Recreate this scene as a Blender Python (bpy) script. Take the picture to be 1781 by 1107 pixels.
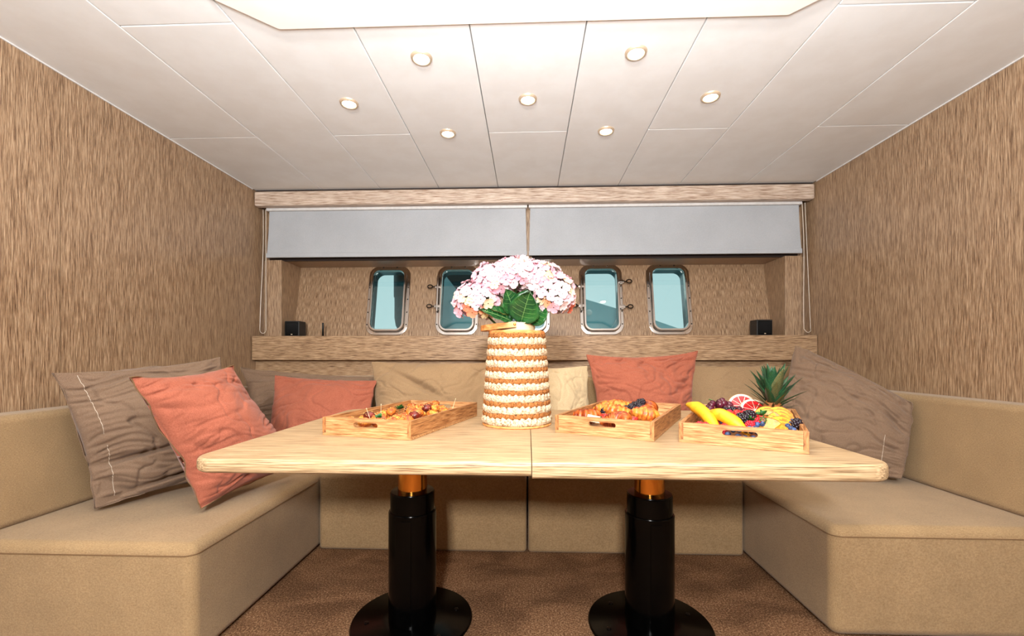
import bpy, bmesh, math, random
from mathutils import Vector, Matrix, Euler, noise
R = math.radians
PI = math.pi
for o in list(bpy.data.objects): bpy.data.objects.remove(o)
S = bpy.context.scene
COL = S.collection

# ------------------------------------------------------------------ camera, world, lights, exposure
F = 750.0
cd = bpy.data.cameras.new('camera'); cam = bpy.data.objects.new('camera', cd); COL.objects.link(cam)
cd.sensor_width = 36.0; cd.lens = F * 36.0 / 1781.0
cd.shift_y = (618 - 553.5) / 1781.0
cd.clip_start = 0.02
cam.location = (0, 0, 1.0); cam.rotation_euler = (R(90), 0, math.atan(27.5 / F))
S.camera = cam
W = bpy.data.worlds.new('World'); S.world = W; W.use_nodes = True
bg = W.node_tree.nodes['Background']; bg.inputs[0].default_value = (1.0, 0.98, 0.97, 1); bg.inputs[1].default_value = 0.72
def area(name, loc, rot, size, sy, power, col):
    l = bpy.data.lights.new(name, 'AREA'); l.shape = 'RECTANGLE'; l.size = size; l.size_y = sy; l.energy = power; l.color = col
    o = bpy.data.objects.new(name, l); COL.objects.link(o); o.location = loc; o.rotation_euler = rot
    return o
area('flash_light', (-0.15, -1.15, 1.70), (R(84), 0, R(-2)), 0.26, 0.22, 74, (1, 0.975, 0.94))
area('bounce_light', (0, -0.05, 1.42), (R(172), 0, 0), 1.1, 0.8, 104, (0.93, 0.97, 1.0))
S.view_settings.view_transform = 'Standard'; S.view_settings.look = 'None'
S.view_settings.exposure = 0.62; S.view_settings.gamma = 1.0; S.view_settings.use_curve_mapping = False

# ------------------------------------------------------------------ materials
def srgb(r, g, b):
    f = lambda v: (v / 255 / 12.92) if v / 255 <= 0.04045 else ((v / 255 + 0.055) / 1.055) ** 2.4
    return (f(r), f(g), f(b), 1)
def base(name, rough=0.5, metal=0.0, color=(0.8, 0.8, 0.8, 1), spec=0.5):
    m = bpy.data.materials.new(name); m.use_nodes = True
    nt = m.node_tree; b = nt.nodes['Principled BSDF']
    b.inputs['Base Color'].default_value = color; b.inputs['Roughness'].default_value = rough
    b.inputs['Metallic'].default_value = metal; b.inputs['Specular IOR Level'].default_value = spec
    return m, nt, b
def nd(nt, t, **kw):
    n = nt.nodes.new(t)
    for k, v in kw.items(): setattr(n, k, v)
    return n
def coords(nt, scale, rot=(0, 0, 0)):
    tc = nd(nt, 'ShaderNodeTexCoord'); mp = nd(nt, 'ShaderNodeMapping')
    mp.inputs['Scale'].default_value = scale; mp.inputs['Rotation'].default_value = rot
    nt.links.new(tc.outputs['Object'], mp.inputs['Vector'])
    return mp.outputs['Vector']
def noise_n(nt, vec, scale=1, detail=4, rough=0.6, dist=0):
    n = nd(nt, 'ShaderNodeTexNoise'); n.inputs['Scale'].default_value = scale; n.inputs['Detail'].default_value = detail
    n.inputs['Roughness'].default_value = rough; n.inputs['Distortion'].default_value = dist
    nt.links.new(vec, n.inputs['Vector']); return n.outputs['Fac']
def ramp(nt, fac, stops):
    r = nd(nt, 'ShaderNodeValToRGB'); e = r.color_ramp.elements
    while len(e) < len(stops): e.new(0.5)
    for el, (p, c) in zip(e, stops): el.position = p; el.color = c
    nt.links.new(fac, r.inputs['Fac']); return r.outputs['Color']
def mix(nt, a, b, fac, mode='MIX'):
    m = nd(nt, 'ShaderNodeMix', data_type='RGBA', blend_type=mode)
    if isinstance(fac, (int, float)): m.inputs[0].default_value = fac
    else: nt.links.new(fac, m.inputs[0])
    for s, v in ((6, a), (7, b)):
        if isinstance(v, tuple): m.inputs[s].default_value = v
        else: nt.links.new(v, m.inputs[s])
    return m.outputs[2]
def bump(nt, b, h, strength, dist=0.002):
    n = nd(nt, 'ShaderNodeBump'); n.inputs['Strength'].default_value = strength; n.inputs['Distance'].default_value = dist
    nt.links.new(h, n.inputs['Height']); nt.links.new(n.outputs['Normal'], b.inputs['Normal'])
def wood(name, dark, mid, light, axis='Z', fine=150, along=5, rough=0.45, lo=0.36, hi=0.64, bmp=0.25, spec=0.4):
    m, nt, b = base(name, rough, spec=spec)
    sc = [fine] * 3; sc['XYZ'.index(axis)] = along
    f1 = noise_n(nt, coords(nt, tuple(sc)), 1, 3, 0.6, 0.0)
    sc2 = [fine * 0.22] * 3; sc2['XYZ'.index(axis)] = along * 0.22
    f2 = noise_n(nt, coords(nt, tuple(sc2)), 1, 3, 0.55, 0.3)
    c = ramp(nt, f1, [(lo, dark), (0.5, mid), (hi, light)])
    c2 = ramp(nt, f2, [(0.3, (0.86, 0.84, 0.82, 1)), (0.7, (1.08, 1.06, 1.04, 1))])
    c = mix(nt, c, c2, 0.75, 'MULTIPLY')
    nt.links.new(c, b.inputs['Base Color']); bump(nt, b, f1, bmp, 0.0015)
    return m
def fabric(name, a, bcol, rough=0.9, weave=420, var=3.0, bmp=0.35, axis=None):
    m, nt, b = base(name, rough, spec=0.15)
    f1 = noise_n(nt, coords(nt, (weave, weave * 0.25, weave)), 1, 3, 0.6)
    f2 = noise_n(nt, coords(nt, (weave * 0.25, weave, weave * 0.3)), 1, 3, 0.6)
    f3 = noise_n(nt, coords(nt, (var, var, var)), 1, 4, 0.6)
    ad = nd(nt, 'ShaderNodeMath', operation='ADD'); nt.links.new(f1, ad.inputs[0]); nt.links.new(f2, ad.inputs[1])
    hf = nd(nt, 'ShaderNodeMath', operation='MULTIPLY'); nt.links.new(ad.outputs[0], hf.inputs[0]); hf.inputs[1].default_value = 0.5
    c = ramp(nt, hf.outputs[0], [(0.36, a), (0.62, bcol)])
    c2 = ramp(nt, f3, [(0.3, (0.86, 0.85, 0.84, 1)), (0.7, (1.06, 1.05, 1.04, 1))])
    c = mix(nt, c, c2, 0.8, 'MULTIPLY')
    nt.links.new(c, b.inputs['Base Color']); bump(nt, b, hf.outputs[0], bmp, 0.0015)
    b.inputs['Sheen Weight'].default_value = 0.15
    return m
def plain(name, c, rough=0.5, metal=0.0, c2=None, scale=30, bmp=0.0, spec=0.5, lo=0.4, hi=0.6):
    m, nt, b = base(name, rough, metal, c, spec)
    f = noise_n(nt, coords(nt, (scale,) * 3), 1, 4, 0.6)
    if c2 is None: c2 = tuple(min(1, v * 0.9) for v in c[:3]) + (1,)
    nt.links.new(ramp(nt, f, [(lo, c2), (hi, c)]), b.inputs['Base Color'])
    if bmp: bump(nt, b, f, bmp, 0.003)
    return m
def emit(name, c, strength):
    m, nt, b = base(name, 0.4, 0, c)
    b.inputs['Emission Color'].default_value = c; b.inputs['Emission Strength'].default_value = strength
    return m
M = {}
M['wall'] = wood('wall_veneer', srgb(92, 67, 49), srgb(152, 123, 94), srgb(190, 164, 134), 'Z', 620, 15, 0.30, bmp=0.35, spec=0.55)
M['wall_port'] = wood('port_veneer', srgb(92, 67, 49), srgb(152, 123, 94), srgb(190, 164, 134), 'Y', 520, 16, 0.36, bmp=0.35, spec=0.5)
M['beam'] = wood('beam_oak', srgb(98, 71, 50), srgb(164, 133, 101), srgb(196, 168, 136), 'X', 430, 15, 0.45, bmp=0.3)
M['valance'] = wood('oak_ceiling_lit', srgb(140, 114, 96), srgb(190, 170, 152), srgb(214, 198, 184), 'X', 240, 10, 0.45, bmp=0.3)  # same oak, with the ceiling's reflected light put into a paler colour
M['table'] = wood('table_oak', srgb(106, 80, 54), srgb(178, 150, 114), srgb(198, 173, 139), 'X', 400, 8, 0.42, bmp=0.12)
M['tray'] = wood('tray_pine', srgb(136, 88, 48), srgb(186, 136, 88), srgb(208, 166, 118), 'X', 200, 12, 0.5, bmp=0.15)
M['tray_side'] = wood('tray_pine_side', srgb(122, 74, 38), srgb(170, 116, 68), srgb(194, 146, 98), 'Y', 200, 12, 0.5, bmp=0.15)
M['endgrain'] = wood('tray_end_grain', srgb(120, 74, 40), srgb(170, 112, 66), srgb(190, 132, 84), 'Z', 120, 30, 0.6, bmp=0.2)
M['bentwood'] = wood('bent_wood', srgb(190, 118, 60), srgb(222, 150, 86), srgb(236, 176, 112), 'X', 60, 8, 0.45, bmp=0.05)
M['ceiling'] = plain('ceiling_vinyl', srgb(228, 230, 230), 0.5, 0, srgb(224, 225, 224), 6, spec=0.3)
M['gap'] = plain('dark_gap', srgb(40, 26, 20), 0.8)
M['hatch'] = plain('hatch_white', srgb(238, 234, 228), 0.45, scale=2)
M['seat'] = fabric('bench_suede', srgb(134, 108, 76), srgb(163, 137, 102), 0.85, 560, 7.0, 0.3)
M['seam'] = plain('seam_thread', srgb(112, 84, 54), 0.9)
M['brown'] = fabric('pillow_taupe_linen', srgb(104, 83, 67), srgb(134, 111, 92), 0.9, 800, 5, 0.25)
M['brown2'] = fabric('pillow_sand_linen', srgb(136, 110, 82), srgb(162, 136, 104), 0.9, 800, 5, 0.25)
M['pink'] = fabric('pillow_terracotta', srgb(140, 76, 57), srgb(168, 99, 78), 0.85, 560, 14, 0.25)
M['cream'] = fabric('pillow_cream', srgb(186, 164, 130), srgb(206, 186, 152), 0.9, 520, 5, 0.3)
M['thread'] = plain('white_thread', srgb(215, 205, 190), 0.8)
M['blind'] = fabric('blind_cloth', srgb(164, 168, 173), srgb(174, 178, 183), 0.8, 600, 2, 0.05)
M['alu'] = plain('blind_rail', srgb(214, 212, 210), 0.4)
M['chain'] = plain('blind_chain', srgb(220, 210, 195), 0.4)
M['steel'] = plain('stainless_steel', srgb(214, 208, 202), 0.14, 1.0, scale=3)
M['dark_steel'] = plain('dark_screw', srgb(60, 54, 50), 0.35, 1.0)
M['tube'] = plain('port_lining', srgb(28, 92, 100), 0.25, 0, srgb(20, 70, 80), 20)  # teal light from the tinted glass is put into the lining colour
M['black'] = plain('black_gloss', srgb(2, 2, 2), 0.16, spec=0.12)
M['blackmat'] = plain('black_plastic', srgb(14, 13, 13), 0.45)
M['gold'] = plain('brass_tube', srgb(222, 150, 66), 0.16, 1.0, scale=5)
M['chrome'] = plain('light_ring', srgb(226, 206, 180), 0.35, 0.6, scale=5)
M['lens'] = emit('lamp_lens', (1, 0.86, 0.66, 1), 14)
M['stem'] = plain('green_stem', srgb(70, 104, 48), 0.5)
# carpet
m, nt, b = base('carpet_pile', 0.95, spec=0.1)
f1 = noise_n(nt, coords(nt, (150,) * 3), 1, 5, 0.75); f2 = noise_n(nt, coords(nt, (3.2, 5, 3)), 1, 3, 0.55, 0.6)
c = ramp(nt, f1, [(0.34, srgb(66, 43, 28)), (0.51, srgb(130, 95, 67)), (0.66, srgb(194, 158, 122))])
c = mix(nt, c, ramp(nt, f2, [(0.38, (0.62, 0.58, 0.55, 1)), (0.60, (1.12, 1.1, 1.08, 1))]), 0.9, 'MULTIPLY')
nt.links.new(c, b.inputs['Base Color']); bump(nt, b, f1, 0.9, 0.006); M['carpet'] = m
# tinted glass
m = bpy.data.materials.new('port_glass'); m.use_nodes = True; nt = m.node_tree; nt.nodes.clear()
out = nd(nt, 'ShaderNodeOutputMaterial'); tr = nd(nt, 'ShaderNodeBsdfTransparent'); gl = nd(nt, 'ShaderNodeBsdfGlossy')
tr.inputs[0].default_value = (0.66, 0.84, 0.85, 1); gl.inputs['Roughness'].default_value = 0.02
mx = nd(nt, 'ShaderNodeMixShader'); mx.inputs[0].default_value = 0.08
nt.links.new(tr.outputs[0], mx.inputs[1]); nt.links.new(gl.outputs[0], mx.inputs[2]); nt.links.new(mx.outputs[0], out.inputs[0]); M['glass'] = m

# ------------------------------------------------------------------ helpers
def obj(name, bm, mat, parent=None, smooth=False, world=None):
    """one bmesh -> one object; world=True: coordinates are world ones, moved into the parent's frame"""
    if world and parent is not None: bmesh.ops.transform(bm, matrix=parent_matrix(parent).inverted(), verts=bm.verts)
    bmesh.ops.recalc_face_normals(bm, faces=bm.faces)
    me = bpy.data.meshes.new(name); bm.to_mesh(me); bm.free()
    if smooth:
        for p in me.polygons: p.use_smooth = True
    if mat is not None: me.materials.append(M[mat] if isinstance(mat, str) else mat)
    o = bpy.data.objects.new(name, me); COL.objects.link(o); o.parent = parent
    return o
def parent_matrix(o):
    m = Matrix.LocRotScale(o.location, o.rotation_euler, o.scale)
    return parent_matrix(o.parent) @ m if o.parent else m
def tag(o, label=None, cat=None, group=None, kind=None):
    if label: o['label'] = label
    if cat: o['category'] = cat
    if group: o['group'] = group
    if kind: o['kind'] = kind
    return o
def thing(name, label, cat, loc=(0, 0, 0), rot=(0, 0, 0), group=None, kind=None):
    o = bpy.data.objects.new(name, None); COL.objects.link(o); o.empty_display_size = 0.05
    o.location = loc; o.rotation_euler = rot
    return tag(o, label, cat, group, kind)
def inst(src, parent=None, loc=(0, 0, 0), rot=(0, 0, 0), sc=1.0):
    o = src.copy(); COL.objects.link(o); o.parent = parent; o.location = loc; o.rotation_euler = rot
    o.scale = (sc, sc, sc) if isinstance(sc, (int, float)) else sc
    return o
def autosmooth(o, ang=35):
    me = o.data
    for p in me.polygons: p.use_smooth = True
    me.set_sharp_from_angle(angle=R(ang))
    wn = o.modifiers.new('weighted', 'WEIGHTED_NORMAL'); wn.keep_sharp = True; wn.weight = 100
    return o
def box(bm, x0, x1, y0, y1, z0, z1, bev=0.0, seg=2):
    r = bmesh.ops.create_cube(bm, size=1.0); vs = r['verts']
    for v in vs:
        v.co = Vector((x0 + (v.co.x + .5) * (x1 - x0), y0 + (v.co.y + .5) * (y1 - y0), z0 + (v.co.z + .5) * (z1 - z0)))
    if bev:
        es = list({e for v in vs for e in v.link_edges})
        bmesh.ops.bevel(bm, geom=es, offset=bev, segments=seg, profile=0.5, affect='EDGES')
    return bm
def nb(): return bmesh.new()
def bx(name, mat, parent, x0, x1, y0, y1, z0, z1, bev=0.0, seg=2, world=True):
    o = obj(name, box(nb(), x0, x1, y0, y1, z0, z1, bev, seg), mat, parent, world=world)
    if bev: autosmooth(o)
    return o
def lathe(bm, prof, n=32, cap=True, M4=None):
    rings = []
    for (r, z) in prof:
        rings.append([bm.verts.new((r * math.cos(2 * PI * k / n), r * math.sin(2 * PI * k / n), z)) for k in range(n)])
    for a, b in zip(rings, rings[1:]):
        for k in range(n): bm.faces.new((a[k], a[(k + 1) % n], b[(k + 1) % n], b[k]))
    if cap:
        for rg, rr in ((rings[0], prof[0][0]), (rings[-1], prof[-1][0])):
            if rr > 1e-6: bm.faces.new(rg)
    if M4 is not None: bmesh.ops.transform(bm, matrix=M4, verts=[v for rg in rings for v in rg])
    return bm
def tube(bm, pts, rad, n=8, closed=False):
    pts = [Vector(p) for p in pts]; rings = []; N = len(pts)
    up = Vector((0.13, 0.27, 0.95)).normalized()
    for i, p in enumerate(pts):
        if closed: t = pts[(i + 1) % N] - pts[i - 1]
        else: t = pts[min(i + 1, N - 1)] - pts[max(i - 1, 0)]
        t.normalize(); a = t.cross(up)
        if a.length < 1e-3: a = t.cross(Vector((1, 0, 0)))
        a.normalize(); b2 = t.cross(a); r = rad[i] if isinstance(rad, (list, tuple)) else rad
        rings.append([bm.verts.new(p + (a * math.cos(2 * PI * k / n) + b2 * math.sin(2 * PI * k / n)) * r) for k in range(n)])
    prs = list(zip(rings, rings[1:])) + ([(rings[-1], rings[0])] if closed else [])
    for a, b2 in prs:
        for k in range(n): bm.faces.new((a[k], a[(k + 1) % n], b2[(k + 1) % n], b2[k]))
    if not closed: bm.faces.new(rings[0]); bm.faces.new(rings[-1])
    return bm
def rrect(cx, cy, hw, hh, r, n=6):
    pts = []
    for (sx, sy, a0) in ((1, 1, 0), (-1, 1, 90), (-1, -1, 180), (1, -1, 270)):
        for k in range(n + 1):
            a = R(a0 + 90 * k / n); pts.append((cx + sx * (hw - r) + r * math.cos(a), cy + sy * (hh - r) + r * math.sin(a)))
    return pts
def holed_plate(bm, outer, holes, z0, z1):
    """flat plate with holes, extruded from z0 to z1 (local z)"""
    edges = []; loops = []
    for lp in [outer] + holes:
        vs = [bm.verts.new((x, y, z0)) for x, y in lp]; loops.append(vs)
        for a, b2 in zip(vs, vs[1:] + vs[:1]): edges.append(bm.edges.new((a, b2)))
    bmesh.ops.triangle_fill(bm, use_beauty=True, use_dissolve=False, edges=edges)
    fs = list(bm.faces)
    if not fs: return bm
    r = bmesh.ops.extrude_face_region(bm, geom=fs)
    for v in [g for g in r['geom'] if isinstance(g, bmesh.types.BMVert)]: v.co.z = z1
    return bm
def ring_loft(bm, loops, close=False):
    """loft between lists of 3-D points (equal counts)"""
    rs = [[bm.verts.new(p) for p in lp] for lp in loops]
    prs = list(zip(rs, rs[1:])) + ([(rs[-1], rs[0])] if close else [])
    for a, b2 in prs:
        n = len(a)
        for k in range(n): bm.faces.new((a[k], a[(k + 1) % n], b2[(k + 1) % n], b2[k]))
    return rs
rnd = random.Random(7)

# ------------------------------------------------------------------ room shell
YB = -2.4; HC = 2.208; XW = 2.0
fl = bx('floor', 'carpet', None, -XW, XW, YB, 3.6, -0.05, 0.0); tag(fl, 'brown plush carpet on the cabin floor', 'floor', kind='structure')
def wall_side(name, sgn, label, joints):
    w = thing(name, label, 'wall', (sgn * (XW + 0.02), 0, 0), kind='structure')
    bx('backing', 'gap', w, *sorted((sgn * (XW + 0.02), sgn * (XW + 0.05))), YB, 3.6, 0, HC + 0.03)
    ys = [YB] + joints + [3.6]
    for a, b2 in zip(ys, ys[1:]):
        bx('wall_panel', 'wall', w, *sorted((sgn * XW, sgn * (XW + 0.02))), a + 0.0015, b2 - 0.0015, 0, HC)
    return w
wall_side('wall_left', -1, 'oak veneer side wall with vertical grain on the left', [0.55, 1.774])
wall_side('wall_right', 1, 'oak veneer side wall with vertical grain on the right', [0.3, 1.55])
for sg, nm in ((-1, 'left'), (1, 'right')):
    o = bx('trim_1' if sg < 0 else 'trim_2', 'alu', None, *sorted((sg * (XW - 0.006), sg * XW)), YB, 3.06, HC - 0.006, HC)
    tag(o, 'thin pale trim strip between ceiling and %s wall' % nm, 'trim', kind='structure')
M['aft'] = wood('dark_walnut', srgb(40, 28, 20), srgb(66, 46, 32), srgb(84, 60, 42), 'Z', 200, 5)
aw = bx('wall_aft', 'aft', None, -XW, XW, YB - 0.05, YB, 0, HC); tag(aw, 'wooden wall behind the viewer', 'wall', kind='structure')
# ceiling of staggered upholstered panels
ce = thing('ceiling', 'ceiling of staggered off-white upholstered panels', 'ceiling', (0, 0, HC), kind='structure')
bx('backing', 'gap', ce, -XW, XW, YB, 3.6, HC + 0.02, HC + 0.05)
xs = [-2.0, -1.5, -1.07, -0.643, -0.214, 0.214, 0.643, 1.07, 1.53, 2.0]
for i in range(9):
    cuts = [YB, -0.8, 0.80, 2.335, 3.12] if i % 2 == 0 else [YB, -0.05, 1.53, 3.12]
    for a, b2 in zip(cuts, cuts[1:]):
        bx('ceiling_panel', 'ceiling', ce, xs[i] + 0.0012, xs[i + 1] - 0.0012, a + 0.0012, b2 - 0.0012, HC, HC + 0.022, 0.005, 2)
# hatch panel with chamfered corners
ht = thing('ceiling_hatch', 'large flat white hatch panel with chamfered corners on the ceiling', 'hatch', (0, 0.8, HC))
def poly_plate(name, pts, z0, z1, mat, parent):
    bm = nb(); vs = [bm.verts.new((x, y, z0)) for x, y in pts]; f = bm.faces.new(vs)
    r = bmesh.ops.extrude_face_region(bm, geom=[f])
    for v in [g for g in r['geom'] if isinstance(g, bmesh.types.BMVert)]: v.co.z = z1
    return obj(name, bm, mat, parent, world=True)
hp = [(-0.908, 1.545), (-1.06, 1.40), (-1.06, 0.2), (-0.9, 0.05), (0.9, 0.05), (1.06, 0.2), (1.06, 1.40), (0.912, 1.545)]
poly_plate('gasket', [(x * 1.006, 0.8 + (y - 0.8) * 1.009) for x, y in hp], HC - 0.003, HC + 0.001, 'gap', ht)
poly_plate('panel', hp, HC - 0.016, HC - 0.003, 'hatch', ht)

# ------------------------------------------------------------------ back wall: valance, header, pillars, port panel, shelf
bw = thing('wall_back', 'oak back wall with leaning porthole panel above a deep shelf', 'wall', (0, 3.4, 0), kind='structure')
bx('lower_panel', 'beam', bw, -XW, XW, 3.10, 3.14, 0, 0.97)
bx('header', 'wall', bw, -XW, XW, 3.22, 3.56, 1.713, HC)
bx('outer_skin', 'gap', bw, -XW, XW, 3.57, 3.60, 1.74, HC)
bx('blind_shade_strip', 'gap', bw, -1.958, 1.958, 3.205, 3.22, 1.7132, 1.735)  # dark strip standing in for the blind's shadow on the header
for sg in (-1, 1):
    bx('pillar', 'wall', bw, *sorted((sg * 1.845, sg * 1.958)), 3.165, 3.55, 1.138, 1.713, 0.002)
    bx('side_reveal', 'wall', bw, *sorted((sg * 1.958, sg * 2.0)), 3.20, 3.55, 1.138, 1.713)
bx('centre_post', 'wall', bw, -0.03, 0.03, 3.19, 3.22, 1.715, 2.19)
sh = bx('shelf_box', 'beam', bw, -1.995, 1.995, 3.045, 3.36, 0.963, 1.138, 0.006, 2)
va = bx('trim_3', 'valance', None, -1.995, 1.995, 3.07, 3.13, 2.088, 2.194, 0.012, 3); tag(va, 'wooden valance board across the top of the back wall', 'valance', kind='structure')
bx('valance_gap', 'gap', bw, -1.99, 1.99, 3.09, 3.22, 2.19, HC - 0.001)
# leaning panel with five rounded port openings
LEAN = math.atan(0.13 / 0.62); PO = (0, 3.33, 1.138); PROT = (PI / 2 - LEAN, 0, 0)
WX = [-1.107, -0.555, 0.005, 0.572, 1.095]; WCY = 0.303; HW, HH = 0.168, 0.288
pp = thing('port_panel', None, None, (PO[0], PO[1] - 3.4, PO[2]), PROT); pp.parent = bw
obj('panel_board', holed_plate(nb(), [(-1.845, -0.02), (1.845, -0.02), (1.845, 0.66), (-1.845, 0.66)],
    [rrect(x, WCY, HW - 0.03, HH - 0.03, 0.06) for x in WX], -0.02, 0.0), 'wall_port', pp)

def window(i, x, dogs_left, dogs_right, label):
    a = (x, PO[1] + math.sin(LEAN) * WCY, PO[2] + math.cos(LEAN) * WCY)
    w = thing('window_%d' % i, label, 'window', a, PROT, kind='structure')
    L = lambda hw, hh, r, z: [(px, py, z) for px, py in rrect(0, 0, hw, hh, r, 8)]
    bm = nb(); ring_loft(bm, [L(HW - .028, HH - .028, .062, 0.0), L(HW, HH, .085, 0.0), L(HW, HH, .085, .006), L(HW - .004, HH - .004, .082, .009), L(HW - .028, HH - .028, .062, .009)], True)
    autosmooth(obj('flange', bm, 'steel', w))
    bm = nb(); ring_loft(bm, [L(HW - .03, HH - .03, .062, .009), L(HW - .026, HH - .026, .064, .026), L(HW - .032, HH - .032, .06, .032), L(HW - .044, HH - .044, .05, .032), L(HW - .048, HH - .048, .046, .02), L(HW - .048, HH - .048, .046, .004)], True)
    autosmooth(obj('inner_frame', bm, 'steel', w))
    bm = nb(); ring_loft(bm, [L(HW - .046, HH - .046, .048, .008), L(HW - .034, HH - .034, .06, -.10), L(HW - .028, HH - .028, .066, -.10), L(HW - .038, HH - .038, .056, .004)], True)
    autosmooth(obj('lining', bm, 'tube', w))
    bm = nb(); vs = [bm.verts.new(p) for p in L(HW - .047, HH - .047, .047, .012)]; f = bm.faces.new(vs)
    r = bmesh.ops.extrude_face_region(bm, geom=[f])
    for v in [g for g in r['geom'] if isinstance(g, bmesh.types.BMVert)]: v.co.z = .006
    obj('pane', bm, 'glass', w)
    # screws round the flange
    scr = None
    for (sx, sy) in [(-1, -.7), (-1, -.35), (-1, 0.02), (-1, .36), (1, -.7), (1, -.35), (1, 0.02), (1, .36), (-.35, 1), (.35, 1)]:
        p = (sx * (HW - .013), sy * HH if abs(sy) < 1 else HH - .013, .009)
        if scr is None: scr = obj('screw', lathe(nb(), [(.0055, 0), (.0055, .0012), (.003, .002)], 10), 'dark_steel', w); scr.location = p
        else: inst(scr, w, p)
    for sg, on in ((-1, dogs_left), (1, dogs_right)):
        if not on: continue
        for yy in ((-.06, .10) if sg < 0 else (-.07, .135)):
            d = obj('latch', box(box(nb(), min(sg * (HW - .035), sg * (HW + .012)), max(sg * (HW - .035), sg * (HW + .012)), yy - .012, yy + .012, .02, .036, .004),
                    min(sg * (HW - .02), sg * (HW + .002)), max(sg * (HW - .02), sg * (HW + .002)), yy - .02, yy + .02, .009, .03, .003), 'steel', w)
            autosmooth(d)
            k = nb(); tube(k, [(sg * (HW + .006), yy, .028), (sg * (HW + .03), yy - .002, .045)], .0045, 8)
            tube(k, [(sg * (HW + .044) + .02 * math.cos(t), yy - .004 + .014 * math.sin(t), .05) for t in [2 * PI * q / 14 for q in range(14)]], .0045, 6, True)
            autosmooth(obj('thumb_screw', k, 'dark_steel', d))
        if sg < 0:
            h = obj('hinge', tube(nb(), [(sg * (HW - .012), -.10, .03), (sg * (HW - .012), .19, .03)], .009, 10), 'steel', w); autosmooth(h)
    return w
window(1, WX[0], 0, 0, 'leftmost porthole window in a plain polished steel frame')
window(2, WX[1], 1, 0, 'porthole window with latches on its left, left of the flowers')
window(3, WX[2], 0, 0, 'middle porthole window mostly hidden behind the pink flowers')
window(4, WX[3], 1, 1, 'porthole window with latches on both sides, right of the flowers')
window(5, WX[4], 0, 0, 'rightmost porthole window in a plain polished steel frame')

# ------------------------------------------------------------------ what stands outside the ports
M['out_teal'] = plain('outside_hull', srgb(150, 190, 196), 0.4, scale=1.5)
M['out_dark'] = plain('outside_canvas', srgb(40, 74, 82), 0.6, scale=3)
M['out_grey'] = plain('fender_rubber', srgb(70, 100, 106), 0.6, 0, srgb(50, 76, 84), 60)
dk = bx('foredeck', 'out_teal', None, -3.2, 3.2, 3.62, 6.0, 1.02, 1.10); tag(dk, 'foredeck outside the portholes', 'deck', kind='structure')
hl = thing('deck_locker', 'pale blue-green deck locker seen through the middle portholes', 'locker', (0.4, 4.9, 1.10))
poly = [(-0.95, 1.10), (2.6, 1.10), (2.6, 1.20), (1.75, 1.24), (1.30, 1.40), (0.45, 1.66), (-0.95, 1.90)]
bm = nb(); vs = [bm.verts.new((x, 4.7, z)) for x, z in poly]; f = bm.faces.new(vs); r = bmesh.ops.extrude_face_region(bm, geom=[f])
for v in [g for g in r['geom'] if isinstance(g, bmesh.types.BMVert)]: v.co.y = 5.3
obj('locker_side', bm, 'out_teal', hl, world=True)
bx('rubbing_strip', 'alu', hl, -0.95, 2.6, 4.685, 4.70, 1.26, 1.275)
obj('stay_wire', tube(nb(), [(0.80, 4.66, 1.12), (1.05, 4.68, 1.55)], .005, 6), 'alu', hl, world=True)
lp = obj('deck_lamp', lathe(nb(), [(.035, 0), (.035, .01), (.02, .02)], 20, True, Matrix.Translation((0.66, 4.7, 1.46)) @ Matrix.Rotation(PI / 2, 4, 'X')), 'alu', hl, world=True)
cv = thing('canvas_cover', 'dark canvas cover sloping down beyond the second porthole', 'cover', (-0.5, 4.25, 1.10))
bm = nb(); vs = [bm.verts.new((x, 4.15, z)) for x, z in [(-0.9, 1.95), (-0.2, 2.0), (-0.3, 1.40), (-0.52, 1.42), (-0.78, 1.75)]]; f = bm.faces.new(vs); r = bmesh.ops.extrude_face_region(bm, geom=[f])
for v in [g for g in r['geom'] if isinstance(g, bmesh.types.BMVert)]: v.co.y = 4.35
obj('cloth', bm, 'out_dark', cv, world=True)
obj('pole', tube(nb(), [(-.42, 4.25, 1.10), (-.42, 4.25, 1.45)], .012, 10), 'alu', cv, True, world=True)
fd = thing('boat_fender', 'grey boat fender standing outside the leftmost porthole', 'fender', (-1.13, 3.95, 1.10))
autosmooth(obj('bumper', lathe(nb(), [(.03, .0), (.03, .08), (.06, .12), (.088, .17), (.10, .24), (.10, .33), (.10, .50)], 28), 'out_grey', fd), 60)
autosmooth(obj('sleeve', lathe(nb(), [(.104, .43), (.106, .44), (.106, .95), (.05, 1.0)], 28), 'out_dark', fd), 60)

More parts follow.
